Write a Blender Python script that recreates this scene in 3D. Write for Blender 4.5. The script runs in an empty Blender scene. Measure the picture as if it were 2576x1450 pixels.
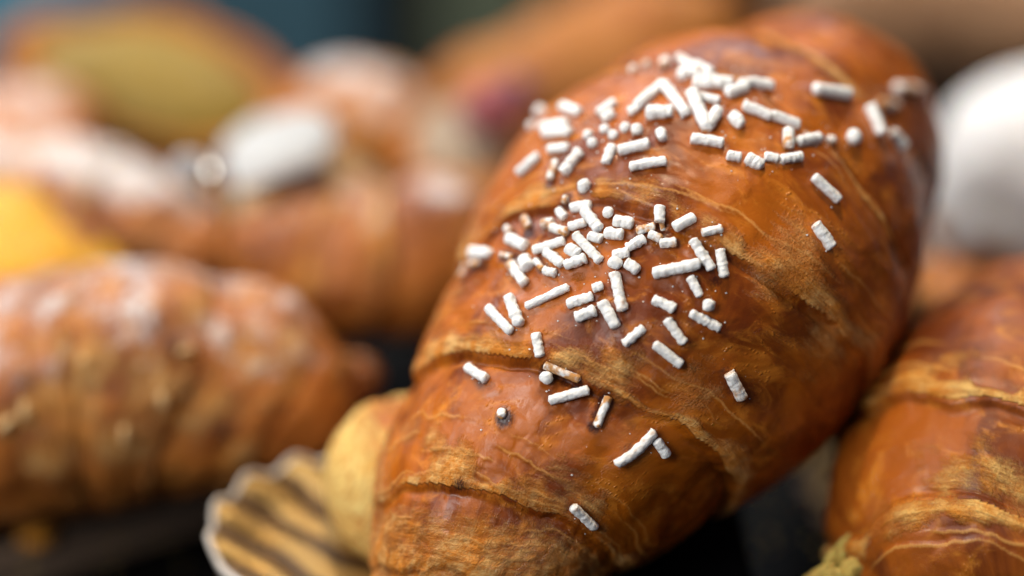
import bpy, math, random
import numpy as np
from mathutils import Vector, Matrix
random.seed(4); RNG = np.random.default_rng(4)

# ------------------------------------------------------------------ camera, world, lights, exposure
sc = bpy.context.scene
PITCH = math.radians(33.0); CAM_H = 0.177; LENS = 60.0; FOCUS = 0.2035
cam_data = bpy.data.cameras.new('camera'); cam = bpy.data.objects.new('camera', cam_data)
sc.collection.objects.link(cam); sc.camera = cam
cam.location = (0, 0, CAM_H); cam.rotation_euler = (math.pi / 2 - PITCH, 0, 0)
cam_data.lens = LENS; cam_data.sensor_width = 36; cam_data.clip_start = 0.01; cam_data.clip_end = 20
cam_data.dof.use_dof = True; cam_data.dof.focus_distance = FOCUS; cam_data.dof.aperture_fstop = 3.5
RIGHT = np.array([1., 0, 0]); FWD = np.array([0, math.cos(PITCH), -math.sin(PITCH)]); UPV = np.array([0, math.sin(PITCH), math.cos(PITCH)])
CP = np.array([0, 0, CAM_H]); FW = 36 / LENS / 2576.0            # width of one unit of the 2576-wide picture at 1 m

world = bpy.data.worlds.new('World'); sc.world = world; world.use_nodes = True
bg = world.node_tree.nodes['Background']
bg.inputs[0].default_value = (0.62, 0.74, 1.0, 1); bg.inputs[1].default_value = 0.11

def area(name, loc, target, size, power, col, sy=None):
    l = bpy.data.lights.new(name, 'AREA'); l.energy = power; l.color = col; l.size = size
    if sy: l.shape = 'RECTANGLE'; l.size_y = sy
    o = bpy.data.objects.new(name, l); sc.collection.objects.link(o); o.location = loc
    o.rotation_euler = (Vector(target) - Vector(loc)).to_track_quat('-Z', 'Y').to_euler()
    return o
area('window_light', (-0.95, 0.62, 1.10), (0.02, 0.22, 0.03), 1.0, 9.4, (0.97, 0.985, 1.0), 0.8)
area('front_window_light', (-0.76, -0.34, 0.80), (0.02, 0.2, 0.03), 0.7, 13.0, (1.0, 0.98, 0.95), 0.6)
area('back_window_light', (-0.10, 0.80, 0.50), (0.02, 0.25, 0.04), 1.0, 5.0, (0.86, 0.92, 1.0), 0.4)
area('wall_fill_light', (-0.34, 0.74, 0.28), (-0.28, 0.95, -0.25), 0.2, 0.55, (0.85, 0.95, 1.0), 0.2)  # unseen lamp added to brighten the back panels
area('counter_spot', (0.0, 0.36, 0.60), (0.02, 0.2, 0.03), 0.02, 2.4, (1.0, 0.82, 0.56))
sc.view_settings.view_transform = 'Standard'; sc.view_settings.look = 'None'
sc.view_settings.exposure = 0.0; sc.view_settings.gamma = 1.0
sc.cycles.max_bounces = 8

# ------------------------------------------------------------------ helpers
def at(px, py, d):
    """world point seen at (px, py) of the 2576 x 1450 picture, d metres along the view axis"""
    return CP + d * FWD + (px - 1288) * FW * d * RIGHT - (py - 725) * FW * d * UPV
def on_plane(px, py, z=0.0):
    r = FWD + (px - 1288) * FW * RIGHT - (py - 725) * FW * UPV
    return CP + r * ((z - CAM_H) / r[2])
def proj(P):
    q = P - CP; d = q @ FWD
    return 1288 + (q @ RIGHT) / d / FW, 725 - (q @ UPV) / d / FW, d

_perm = np.random.default_rng(11).permutation(256); _perm = np.concatenate([_perm, _perm, _perm])
_g = np.random.default_rng(12).normal(size=(256, 3)); _g /= np.linalg.norm(_g, axis=1)[:, None]
def perlin(x, y, z=0.0):
    x, y, z = np.broadcast_arrays(np.asarray(x, float), np.asarray(y, float), np.asarray(z, float))
    xi, yi, zi = np.floor(x).astype(int), np.floor(y).astype(int), np.floor(z).astype(int)
    xf, yf, zf = x - xi, y - yi, z - zi
    xi &= 255; yi &= 255; zi &= 255
    u, v, w = [t * t * t * (t * (t * 6 - 15) + 10) for t in (xf, yf, zf)]
    def c(a, b, e):
        h = _perm[_perm[_perm[xi + a] + yi + b] + zi + e] & 255
        g = _g[h]
        return g[..., 0] * (xf - a) + g[..., 1] * (yf - b) + g[..., 2] * (zf - e)
    x00 = c(0,0,0) * (1-u) + c(1,0,0) * u; x10 = c(0,1,0) * (1-u) + c(1,1,0) * u
    x01 = c(0,0,1) * (1-u) + c(1,0,1) * u; x11 = c(0,1,1) * (1-u) + c(1,1,1) * u
    return ((x00 * (1-v) + x10 * v) * (1-w) + (x01 * (1-v) + x11 * v) * w) * 1.5
def fbm(x, y, z=0.0, o=4):
    s = 0; a = 1.0; t = 0
    for i in range(o):
        s = s + a * perlin(x * 2**i + 17.3 * i, y * 2**i + 5.1 * i, np.asarray(z) * 2**i + 9.7 * i); t += a; a *= 0.5
    return s / t
def sst(a, b, x):
    t = np.clip((x - a) / (b - a), 0, 1); return t * t * (3 - 2 * t)
def spline(P, n):
    """Catmull-Rom through rows of P"""
    P = np.asarray(P, float); m = len(P)
    Q = np.vstack([2 * P[0] - P[1], P, 2 * P[-1] - P[-2]])
    t = np.linspace(0, m - 1 - 1e-9, n); i = t.astype(int); f = (t - i)[:, None]
    a, b, c, d = Q[i], Q[i+1], Q[i+2], Q[i+3]
    return 0.5 * (2*b + (c - a) * f + (2*a - 5*b + 4*c - d) * f**2 + (-a + 3*b - 3*c + d) * f**3)

def link(o, parent=None):
    sc.collection.objects.link(o)
    if parent is not None:
        o.parent = parent
        o.matrix_parent_inverse = Matrix.Translation(parent.location).inverted()
    return o
def empty(name, loc, label=None, cat=None, group=None):
    o = bpy.data.objects.new(name, None); o.empty_display_size = 0.01; link(o); o.location = tuple(loc)
    return tag(o, label, cat, group)
def tag(o, label=None, cat=None, group=None, kind=None):
    if label: o['label'] = label
    if cat: o['category'] = cat
    if group: o['group'] = group
    if kind: o['kind'] = kind
    return o
def grid_mesh(name, V, mat, parent=None, wrap=True, attrs=None, smooth=True, caps=False):
    """V: (n, m, 3) grid; columns wrap round"""
    n, m = V.shape[:2]
    me = bpy.data.meshes.new(name)
    idx = np.arange(n * m).reshape(n, m)
    if wrap: nx = np.roll(idx, -1, axis=1); a, b = idx[:-1], nx[:-1]; c, d = nx[1:], idx[1:]
    else: a, b, c, d = idx[:-1, :-1], idx[:-1, 1:], idx[1:, 1:], idx[1:, :-1]
    F = np.stack([a, b, c, d], -1).reshape(-1, 4)
    me.vertices.add(n * m); me.vertices.foreach_set('co', V.reshape(-1).astype(np.float32))
    me.loops.add(F.size); me.loops.foreach_set('vertex_index', F.reshape(-1).astype(np.int32))
    me.polygons.add(len(F)); me.polygons.foreach_set('loop_start', np.arange(0, F.size, 4, dtype=np.int32))
    me.update(calc_edges=True)
    if smooth: me.polygons.foreach_set('use_smooth', np.ones(len(F), dtype=bool))
    for k, v in (attrs or {}).items():
        if v.ndim == 3:
            at_ = me.attributes.new(k, 'FLOAT_VECTOR', 'POINT'); at_.data.foreach_set('vector', v.reshape(-1).astype(np.float32))
        else:
            at_ = me.attributes.new(k, 'FLOAT', 'POINT'); at_.data.foreach_set('value', v.reshape(-1).astype(np.float32))
    me.materials.append(mat); me.update()
    o = bpy.data.objects.new(name, me)
    return link(o, parent)
def normals(V):
    du = np.gradient(V, axis=0)
    W = np.concatenate([V[:, -1:], V, V[:, :1]], 1); dv = (W[:, 2:] - W[:, :-2]) / 2
    N = np.cross(dv, du); L = np.linalg.norm(N, axis=2, keepdims=True); return N / np.maximum(L, 1e-12)

# ------------------------------------------------------------------ node helpers
class NT:
    def __init__(s, name):
        s.m = bpy.data.materials.new(name); s.m.use_nodes = True; s.t = s.m.node_tree
        s.b = s.t.nodes['Principled BSDF']; s.out = s.t.nodes['Material Output']
    def n(s, typ, **kw):
        nd = s.t.nodes.new(typ)
        for k, v in kw.items():
            if k.startswith('i_'):
                key = k[2:]; nd.inputs[int(key) if key.isdigit() else key.replace('_', ' ')].default_value = v
            else: setattr(nd, k, v)
        return nd
    def l(s, a, b): s.t.links.new(a, b)
    def put(s, v, sock):
        if hasattr(v, 'is_linked') or hasattr(v, 'links'): s.l(v, sock)
        else: sock.default_value = v
    def attr(s, name): return s.n('ShaderNodeAttribute', attribute_name=name)
    def noise(s, vec, scale, detail=4, rough=0.55, dist=0.0):
        nd = s.n('ShaderNodeTexNoise'); nd.inputs['Scale'].default_value = scale; nd.inputs['Detail'].default_value = detail
        nd.inputs['Roughness'].default_value = rough; nd.inputs['Distortion'].default_value = dist
        s.l(vec, nd.inputs['Vector']); return nd.outputs['Fac']
    def scale(s, vec, v):
        nd = s.n('ShaderNodeVectorMath', operation='MULTIPLY'); s.l(vec, nd.inputs[0]); nd.inputs[1].default_value = v; return nd.outputs[0]
    def math(s, op, a, b=0.0, clamp=False):
        nd = s.n('ShaderNodeMath', operation=op, use_clamp=clamp); s.put(a, nd.inputs[0]); s.put(b, nd.inputs[1]); return nd.outputs[0]
    def rng(s, v, a, b, c=0.0, d=1.0, smooth=True):
        nd = s.n('ShaderNodeMapRange'); nd.interpolation_type = 'SMOOTHSTEP' if smooth else 'LINEAR'
        s.l(v, nd.inputs['Value'])
        for k, x in zip(('From Min', 'From Max', 'To Min', 'To Max'), (a, b, c, d)): nd.inputs[k].default_value = x
        return nd.outputs['Result']
    def mix(s, f, a, b, blend='MIX'):
        nd = s.n('ShaderNodeMix', data_type='RGBA', blend_type=blend)
        s.put(f, nd.inputs['Factor'])
        for v, i in ((a, 6), (b, 7)):
            if isinstance(v, tuple): nd.inputs[i].default_value = (*v, 1) if len(v) == 3 else v
            else: s.l(v, nd.inputs[i])
        return nd.outputs[2]
    def bump(s, h, strength, dist, nrm=None):
        nd = s.n('ShaderNodeBump'); s.l(h, nd.inputs['Height']); nd.inputs['Strength'].default_value = strength
        nd.inputs['Distance'].default_value = dist
        if nrm is not None: s.l(nrm, nd.inputs['Normal'])
        return nd.outputs['Normal']
    def set(s, **kw):
        for k, v in kw.items(): s.put(v if not (isinstance(v, tuple) and len(v) == 3 and 'Color' in k or k == 'Base_Color' and isinstance(v, tuple)) else (*v, 1), s.b.inputs[k.replace('_', ' ')])
def srgb(r, g, b):
    f = lambda c: (c / 255 / 12.92) if c / 255 <= 0.04045 else ((c / 255 + 0.055) / 1.055) ** 2.4
    return (f(r), f(g), f(b))

def crust_material(name, dark=(112, 48, 7), mid=(172, 90, 16), gold=(218, 134, 44), pale=(240, 190, 118), coat=0.5, rough=0.34):
    m = NT(name)
    flow = m.attr('flow').outputs['Vector']                       # millimetres: across the wraps, around the roll
    pale_a = m.attr('pale').outputs['Fac']; burn = m.attr('burn').outputs['Fac']; sug = m.attr('sugar').outputs['Fac']
    obj = m.n('ShaderNodeTexCoord').outputs['Object']
    big = m.noise(flow, 0.085, 4, 0.6, 0.6)
    med = m.noise(m.scale(flow, (1.0, 0.45, 1.0)), 0.34, 5, 0.62, 0.8)
    stri = m.noise(m.scale(flow, (1.0, 0.13, 1.0)), 1.2, 5, 0.6, 0.25)
    stri2 = m.noise(m.scale(flow, (1.0, 0.16, 1.0)), 4.5, 4, 0.6, 0.3)
    fine = m.noise(flow, 3.2, 4, 0.65)
    c = m.mix(m.rng(big, 0.35, 0.61), srgb(*dark), srgb(*mid))
    c = m.mix(m.math('MULTIPLY', m.rng(med, 0.48, 0.74), 0.7), c, srgb(*gold))
    c = m.mix(m.math('MULTIPLY', m.rng(fine, 0.60, 0.78), 0.16), c, srgb(*gold))
    # worn pale flecks where the laminations show
    lump = m.noise(m.scale(flow, (1.0, 0.5, 1.0)), 0.42, 5, 0.62, 0.25)
    p = m.math('ADD', pale_a, m.math('MULTIPLY', m.math('SUBTRACT', stri, 0.5), 0.9))
    p = m.math('ADD', p, m.math('MULTIPLY', m.math('SUBTRACT', lump, 0.5), m.rng(pale_a, 0.02, 0.3, 0.45, 1.2)))
    p = m.math('ADD', p, m.math('MULTIPLY', m.math('SUBTRACT', fine, 0.5), 0.5))
    pf = m.rng(p, 0.22, 1.12)
    pcol = m.mix(m.rng(m.math('ADD', m.math('MULTIPLY', stri2, 0.5), m.math('MULTIPLY', m.noise(flow, 0.25, 4, 0.6), 0.8)), 0.52, 0.80), srgb(*gold), srgb(*pale))
    pcol = m.mix(m.math('MULTIPLY', m.rng(m.noise(m.scale(flow, (1.0, 0.07, 1.0)), 2.0, 4, 0.6, 0.2), 0.50, 0.62), 0.45), pcol, srgb(172, 98, 28))
    pcol = m.mix(m.rng(m.noise(m.scale(flow, (1, .5, 1)), 0.7, 4, 0.6, 0.2), 0.50, 0.75), pcol, srgb(196, 122, 46))
    c = m.mix(m.math('MULTIPLY', pf, 0.9), c, pcol)
    lipn = m.attr('lip').outputs['Fac']
    c = m.mix(m.math('MULTIPLY', m.rng(m.math('ADD', lipn, m.math('MULTIPLY', m.math('SUBTRACT', fine, 0.5), 0.7)), 0.30, 0.9), 0.5), c, m.mix(0.5, srgb(*gold), srgb(*pale)))
    bf = m.rng(m.math('ADD', burn, m.math('MULTIPLY', m.math('SUBTRACT', fine, 0.5), 0.8)), 0.25, 0.8)
    c = m.mix(bf, c, srgb(58, 22, 14))
    sgr = m.noise(obj, 900.0, 3, 0.7); sg2 = m.noise(obj, 120.0, 4, 0.6)
    sf = m.math('ADD', sug, m.math('ADD', m.math('MULTIPLY', m.math('SUBTRACT', sgr, 0.5), 0.6), m.math('MULTIPLY', m.math('SUBTRACT', sg2, 0.5), 1.2)))
    sf = m.rng(sf, 0.42, 0.85, 0.0, 0.92)
    c = m.mix(sf, c, (0.66, 0.67, 0.68))
    m.set(Base_Color=c)
    r = m.rng(m.math('ADD', pf, m.math('MULTIPLY', med, 0.4)), 0.1, 1.2, rough, rough + 0.26)
    m.l(m.math('MAXIMUM', r, sf), m.b.inputs['Roughness'])
    grain = m.noise(flow, 9.0, 3, 0.6)
    pits = m.n('ShaderNodeTexVoronoi'); pits.feature = 'F1'; m.l(flow, pits.inputs['Vector']); pits.inputs['Scale'].default_value = 1.6
    blister = m.math('MULTIPLY', m.rng(pits.outputs['Distance'], 0.0, 0.45, 1.0, 0.0), m.rng(med, 0.50, 0.66))
    h = m.math('ADD', m.math('MULTIPLY', stri, m.math('ADD', m.math('MULTIPLY', pf, 0.5), 0.03)), m.math('MULTIPLY', fine, m.math('ADD', m.math('MULTIPLY', pf, 0.5), 0.10)))
    h = m.math('ADD', h, m.math('MULTIPLY', lump, m.math('ADD', m.math('MULTIPLY', pf, 1.2), 0.05)))
    h = m.math('ADD', h, m.math('MULTIPLY', m.math('MULTIPLY', stri2, pf), 0.35))
    h = m.math('ADD', h, m.math('MULTIPLY', blister, 0.28))
    h = m.math('ADD', h, m.math('MULTIPLY', grain, 0.05))
    nb = m.bump(h, 0.7, 0.0006); m.l(nb, m.b.inputs['Normal'])
    shine = m.rng(m.noise(flow, 0.16, 4, 0.6), 0.42, 0.60, 0.25, 1.0)
    m.l(m.math('MULTIPLY', m.math('MULTIPLY', m.math('SUBTRACT', 1.0, m.math('MAXIMUM', pf, sf)), coat), shine), m.b.inputs['Coat Weight'])
    m.b.inputs['Coat Roughness'].default_value = 0.08; m.b.inputs['Coat IOR'].default_value = 1.45
    patchy = m.rng(m.noise(flow, 0.22, 3), 0.48, 0.62)
    cb = m.bump(m.math('ADD', m.math('MULTIPLY', m.math('ADD', m.math('MULTIPLY', fine, 0.8), m.math('MULTIPLY', grain, 0.5)), m.math('ADD', m.math('MULTIPLY', patchy, 1.0), 0.12)), blister), 0.7, 0.0004); m.l(cb, m.b.inputs['Coat Normal'])
    m.b.inputs['Subsurface Weight'].default_value = 0.12; m.b.inputs['Subsurface Radius'].default_value = (1.0, 0.55, 0.25)
    m.b.inputs['Subsurface Scale'].default_value = 0.0016
    m.b.inputs['Specular IOR Level'].default_value = 0.22
    return m.m
def simple_material(name, col, rough=0.6, var=0.25, scale=60.0, bump=0.3, bdist=0.0006, col2=None, **kw):
    m = NT(name); obj = m.n('ShaderNodeTexCoord').outputs['Object']
    f = m.noise(obj, scale, 5, 0.6)
    c2 = srgb(*col2) if col2 else tuple(x * (1 - var) for x in srgb(*col))
    m.set(Base_Color=m.mix(m.rng(f, 0.35, 0.65), c2, srgb(*col)))
    m.b.inputs['Roughness'].default_value = rough; m.b.inputs['Specular IOR Level'].default_value = 0.3
    m.l(m.bump(m.noise(obj, scale * 6, 4), bump, bdist), m.b.inputs['Normal'])
    for k, v in kw.items(): m.b.inputs[k.replace('_', ' ')].default_value = v
    return m.m

M = {}
M['crust'] = crust_material('glazed_crust')
M['crust_dark'] = crust_material('dark_glazed_crust', (104, 46, 10), (158, 82, 20), (208, 132, 42), (234, 190, 112), 0.3, 0.42)
M['crust_dull'] = crust_material('dull_crust', (134, 78, 42), (184, 118, 66), (208, 148, 88), (226, 190, 136), 0.12, 0.5)
M['crust_red'] = crust_material('dark_crust', (118, 60, 20), (172, 102, 42), (208, 142, 66), (224, 184, 120), 0.2, 0.45)
M['crust_gold'] = crust_material('golden_crust', (150, 84, 30), (188, 116, 46), (210, 146, 70), (226, 188, 124), 0.15, 0.45)

M['crust_tan'] = crust_material('tan_crust', (124, 90, 66), (160, 122, 90), (176, 136, 100), (200, 166, 126), 0.1, 0.5)
M['crust_tan2'] = crust_material('orange_crust', (150, 86, 34), (180, 116, 54), (198, 136, 72), (214, 170, 120), 0.1, 0.5)

# ------------------------------------------------------------------ rolled pastry builder
class Roll:
    """a rolled dough body: rings of centre + radius along a curved axis, with wraps whose edges step down towards the tips"""
    def __init__(s, rings, n=420, m=560, seed=0.0, squash=0.0):
        A = np.array([[*at(r[0], r[1], r[2]), r[3] * FW * r[2]] for r in rings])
        S = spline(A, 1200); seg = np.linalg.norm(np.diff(S[:, :3], axis=0), axis=1); L = np.concatenate([[0], np.cumsum(seg)])
        s.len = L[-1]; u = np.linspace(0, L[-1], n); s.s = u * 1000
        C = np.stack([np.interp(u, L, S[:, k]) for k in range(4)], 1)
        R = np.maximum(C[:, 3], 0); C = C[:, :3]
        e0 = np.clip(s.s / (R.max() * 700), 0, 1); e1 = np.clip((s.s[-1] - s.s) / (R.max() * 700), 0, 1)
        R = R * np.sqrt(1 - (1 - e0)**2) * np.sqrt(1 - (1 - e1)**2)      # rounded closed tips
        k = np.ones(25) / 25; Cs = np.stack([np.convolve(np.pad(C[:, j], 12, 'edge'), k, 'valid') for j in range(3)], 1)
        T = np.gradient(Cs, axis=0); T /= np.linalg.norm(T, axis=1)[:, None]
        side = np.cross(T, np.array([0, 0, 1.])); side /= np.linalg.norm(side, axis=1)[:, None]
        up = np.cross(side, T)
        s.th = np.linspace(-math.pi, math.pi, m, endpoint=False)
        s.C, s.T, s.R, s.side, s.up, s.seed = C, T, R, side, up, seed
        c, sn = np.cos(s.th)[None, :, None], np.sin(s.th)[None, :, None]
        s.D = up[:, None] * c + side[:, None] * sn
        sq = 1 - squash * np.clip(-np.cos(s.th), 0, 1)[None, :] ** 2
        s.base = C[:, None] + s.D * (R[:, None] * sq)[..., None]
        s.n, s.m, s.sq = n, m, sq
        s.ss = np.broadcast_to(s.s[:, None], (n, m)); s.tt = np.broadcast_to(s.th[None, :], (n, m))
        s.arc = s.tt * R.max() * 1000
        s.V = s.base.copy(); s._front()
    def _front(s):
        N = normals(s.V); px, py, d = proj(s.V)
        s.N = N; s.px, s.py = px, py; s.front = ((CP - s.V) * N).sum(2) > 0
        if s.front.mean() > 0.75 or s.front.mean() < 0.1: pass
    def find(s, x, y):
        q = (s.px - x)**2 + (s.py - y)**2 + np.where(s.front, 0, 1e9)
        i = np.unravel_index(np.argmin(q), q.shape); return i
    def seam_from_photo(s, pts):
        st = sorted((s.th[j], s.s[i]) for i, j in (s.find(*p) for p in pts))
        th = np.array([a for a, b in st]); sv = np.array([b for a, b in st])
        f = np.interp(s.th, th, sv)
        k = np.ones(15) / 15; return np.convolve(np.pad(f, 7, 'wrap'), k, 'valid')
    def seams(s, F, mid,  depth=1.6, recover=9.0, pale_w=4.5, pale_s=1.0, rag=0.8, depths=None, pale_ws=None):
        """F: list of s(theta) arrays rising along the axis; seams below index `mid` step down towards the start, the others towards the end"""
        F = [f.copy() for f in F]
        for k in range(1, len(F)): F[k] = np.maximum(F[k], F[k-1] + 1.5)
        h = np.zeros((s.n, s.m)); pale = np.zeros((s.n, s.m)); burn = np.zeros((s.n, s.m)); lip = np.zeros((s.n, s.m))
        sd = s.seed
        cx, sx = np.cos(s.tt) , np.sin(s.tt)
        rr = s.R.max() * 1000
        for k, f in enumerate(F):
            sg = mid[k] if isinstance(mid, (list, tuple)) else (1 if k < mid else -1)
            ds = sg * (f[None, :] - s.ss)
            ds = ds + rag * (fbm(cx * rr * 0.08, sx * rr * 0.08, sd + k * 3.1, 2) * 1.8 + fbm(cx * rr * 0.4, sx * rr * 0.4, sd + k * 3.1, 3) * 0.25)
            dd = (depths[k] if depths else depth); pw = (pale_ws[k] if pale_ws else pale_w)
            dd0 = dd
            dd = dd * (0.75 + 0.6 * fbm(cx * 1.2, sx * 1.2, sd + k * 7.7, 2))
            h -= dd * sst(-0.3, 1.5, ds) * np.exp(-np.maximum(ds, 0) / recover)
            h -= dd * 0.22 * np.exp(-np.maximum(-ds, 0) / 0.9) * sst(0.6, 0.0, ds)
            wv = pw * np.clip(0.75 + 1.9 * fbm(cx * 2.6, sx * 2.6, sd + k * 1.7, 3), 0.18, 2)
            band = sst(-wv, -wv * 0.25, ds) * (ds < 0.15) * np.clip(0.85 + 1.2 * fbm(cx * rr * 0.09, sx * rr * 0.09, s.ss * 0.12 + sd + k * 5.3, 3), 0, 1)
            pale = np.maximum(pale, band * pale_s)
            burn = np.maximum(burn, 0.42 * np.exp(-((ds - 0.5) / 0.55)**2))  # crease shadow under the wrap edge painted into the colour
            gv = np.clip(0.55 + 1.6 * fbm(cx * rr * 0.07 + 3, sx * rr * 0.07, sd + k * 2.3, 2), 0, 1.2)
            h -= 0.55 * min(dd0, 2.0) * gv * np.exp(-((ds - 0.75) / 0.38)**2)
            # broken sheet edges of the laminations inside the band
            for o_, am in ((0.9, .20), (1.9, .24), (3.1, .22), (4.6, .20), (6.3, .16)):
                if o_ > pw * 1.3: continue
                d2 = ds + o_ + 1.5 * fbm(cx * rr * 0.06 + o_, sx * rr * 0.06, sd + k + o_, 3) + 0.2 * fbm(cx * rr * 0.5, sx * rr * 0.5, sd + o_, 2)
                on = np.clip(0.6 + 2.2 * fbm(cx * rr * 0.05, sx * rr * 0.05, sd + k * 2 + o_ * 3, 2), 0, 1)
                h -= am * on * sst(-0.02, 0.22, d2) * np.exp(-np.maximum(d2, 0) / 2.2)
                lip = np.maximum(lip, on * 0.9 * np.exp(-((d2 + 0.12) / 0.22)**2)); burn = np.maximum(burn, 0.26 * on * np.exp(-((d2 - 0.28) / 0.2)**2))  # lower side of each sheet edge painted darker too
        w = np.zeros((s.n, s.m)); z = np.concatenate([[0 * s.th], F, [0 * s.th + s.s[-1]]]) if F else None
        s.h, s.pale, s.burn, s.F, s.lip = h, pale, burn, F, lip
        off = np.mean([f for f in F], axis=0) if F else 0 * s.th
        # flow coordinate that follows the neighbouring seams
        fl = np.zeros((s.n, s.m))
        Z = np.array([f - f.mean() for f in F]); mu = np.array([f.mean() for f in F])
        bend = np.zeros((s.n, s.m))
        for i in range(s.n):
            k = np.interp(s.s[i], mu, np.arange(len(F))); a = int(k); b = min(a + 1, len(F) - 1); bend[i] = Z[a] * (1 - (k - a)) + Z[b] * (k - a)
        s.flow = np.stack([s.ss - bend, s.arc, np.full((s.n, s.m), sd * 10)], -1)
        return s
    def relief(s, amp=0.5, fine=0.12):
        x, y, z = s.base[..., 0] * 1000, s.base[..., 1] * 1000, s.base[..., 2] * 1000
        s.h += amp * 2.2 * fbm(x * 0.07, y * 0.07, z * 0.07 + s.seed, 3)
        s.h += amp * 0.6 * fbm(s.flow[..., 0] * 0.22, s.flow[..., 1] * 0.08, s.seed, 3)
        st = fbm(s.flow[..., 0] * 1.3, s.flow[..., 1] * 0.10, s.seed + 3, 4)
        s.h += fine * 2.0 * st * (0.06 + s.pale)
        s.h += fine * 0.35 * fbm(x * 0.8, y * 0.8, z * 0.8, 3) * (0.3 + s.pale)
        return s
    def skin(s, amt=0.10):
        """lifted edges of the papery outer skin"""
        for f1, f2, sd, a_ in ((0.16, 0.055, 3.0, 1.0), (0.34, 0.12, 9.0, 0.6)):
            n_ = fbm(s.flow[..., 0] * f1, s.flow[..., 1] * f2, s.seed + sd, 3)
            g = np.gradient(n_, axis=0) / np.maximum(np.gradient(s.s)[:, None], 1e-3); g2 = np.gradient(n_, axis=1) / max(s.R.max() * 1000 * 2 * math.pi / s.m, 1e-3)
            gm = np.sqrt(g**2 + g2**2) + 0.012
            d = n_ / gm                                            # roughly millimetres from the edge
            part = np.clip(0.35 + 2.6 * fbm(s.flow[..., 0] * 0.09, s.flow[..., 1] * 0.09, s.seed + sd + 5, 2), 0, 1)
            s.h += amt * a_ * part * sst(-0.15, 0.15, d)
            s.lip = np.maximum(s.lip, 0.30 * a_ * part * np.clip(0.7 + 1.8 * fbm(s.flow[..., 0] * 0.5, s.flow[..., 1] * 0.5, sd, 2), 0, 1.1) * np.exp(-((d - 0.18) / 0.17)**2))
        return s
    def sugar(s, lo, hi, amount=1.0, pts=None):
        N = s.N[..., 2]
        s.sug = amount * sst(lo, hi, N + 0.25 * fbm(s.base[..., 0] * 130, s.base[..., 1] * 130, s.base[..., 2] * 130 + s.seed, 4))
        return s
    def build(s, name, mat, parent=None):
        if not hasattr(s, 'sug'): s.sug = np.zeros((s.n, s.m))
        fade = np.clip(np.minimum(s.s, s.s[-1] - s.s) / 4.0, 0, 1)[:, None]
        s.V = s.base + s.D * (s.h * fade / 1000)[..., None]
        s._front()
        return grid_mesh(name, s.V, mat, parent, True, {'flow': s.flow, 'pale': s.pale, 'burn': s.burn, 'sugar': s.sug, 'lip': s.lip})
def bow(r, frac, amp, phase=0.0, wob=0.06):
    L = r.s[-1]
    return L * frac + amp * np.cos(r.th - phase) + wob * L * 0.2 * np.sin(2 * r.th + frac * 9)
def spot(r, pts, sigma, field, val=1.0):
    for x, y, *q in pts:
        i, j = r.find(x, y); p = r.base[i, j]; sg = (q[0] if q else sigma) / 1000
        d2 = ((r.base - p)**2).sum(2); np.maximum(field, (q[1] if len(q) > 1 else val) * np.exp(-d2 / sg**2), out=field)

# ------------------------------------------------------------------ tray, counter and backdrop
def box(name, x0, x1, y0, y1, z0, z1, mat, bevel=0.001, parent=None):
    import bmesh
    bm = bmesh.new(); bmesh.ops.create_cube(bm, size=1.0)
    for v in bm.verts: v.co = Vector(((x0 + x1) / 2 + v.co.x * (x1 - x0), (y0 + y1) / 2 + v.co.y * (y1 - y0), (z0 + z1) / 2 + v.co.z * (z1 - z0)))
    if bevel: bmesh.ops.bevel(bm, geom=bm.edges[:], offset=bevel, segments=2, affect='EDGES')
    me = bpy.data.meshes.new(name); bm.to_mesh(me); bm.free(); me.materials.append(mat)
    for p in me.polygons: p.use_smooth = False
    return link(bpy.data.objects.new(name, me), parent)
tray_mat = simple_material('black_tray', (9, 10, 12), 0.55, 0.4, 25, 0.12, 0.0003, Specular_IOR_Level=0.08)
rim_mat = simple_material('tray_rim', (140, 116, 96), 0.5, 0.3, 40, 0.2, 0.0003)
counter_mat = simple_material('dark_counter', (11, 9, 8), 0.6, 0.4, 20, 0.1, 0.0003, Specular_IOR_Level=0.05)
P0 = on_plane(0, 1405, 0.0); P1 = on_plane(870, 1118, 0.0)
ang = math.atan2(P1[1] - P0[1], P1[0] - P0[0])
tray = empty('serving_tray', (0, 0.3, -0.006), 'black serving tray with a thin brown rim under all the pastries', 'tray')
tb = box('base', -0.02, 0.44, 0.0, 0.12, -0.006, 0.0, tray_mat, 0.001, None)
rm = box('rim', -0.02, 0.44, -0.0026, -0.0004, -0.006, 0.0030, rim_mat, 0.0008, None)
# tray lies parallel to its near edge seen at lower left
ex = np.array([math.cos(ang), math.sin(ang), 0]); org = P0 - ex * 0.25
for o in (tb, rm):
    o.parent = tray; o.matrix_parent_inverse = Matrix.Translation(tray.location).inverted()
    o.location = tuple(org); o.rotation_euler = (0, 0, ang)
tag(box('display_shelf', -1.2, 1.2, -0.3, 0.378, -0.03, -0.0075, counter_mat, 0.001), kind='structure')
tag(box('floor', -1.6, 1.6, -0.6, 1.6, -0.62, -0.60, counter_mat, 0.0), kind='structure')
def wall_panel(px0, px1, col, y=0.95, rough=0.8):
    a = on_plane(px0, 100, 0)[0] / on_plane(px0, 100, 0)[1] * y; b = on_plane(px1, 100, 0)[0] / on_plane(px1, 100, 0)[1] * y
    return box('panel', a, b, y, y + 0.02, -0.599, 0.6, simple_material('panel_paint', col, rough, 0.15, 6, 0.05), 0.001, back)
back = empty('display_back', (0, 0.97, -0.6)); tag(back, kind='structure')
wall_panel(-1800, 330, (104, 158, 180)); wall_panel(335, 900, (66, 100, 114)); wall_panel(905, 1095, (8, 10, 10)); wall_panel(1100, 1370, (104, 112, 90)); wall_panel(1375, 4400, (84, 62, 46))

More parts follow.
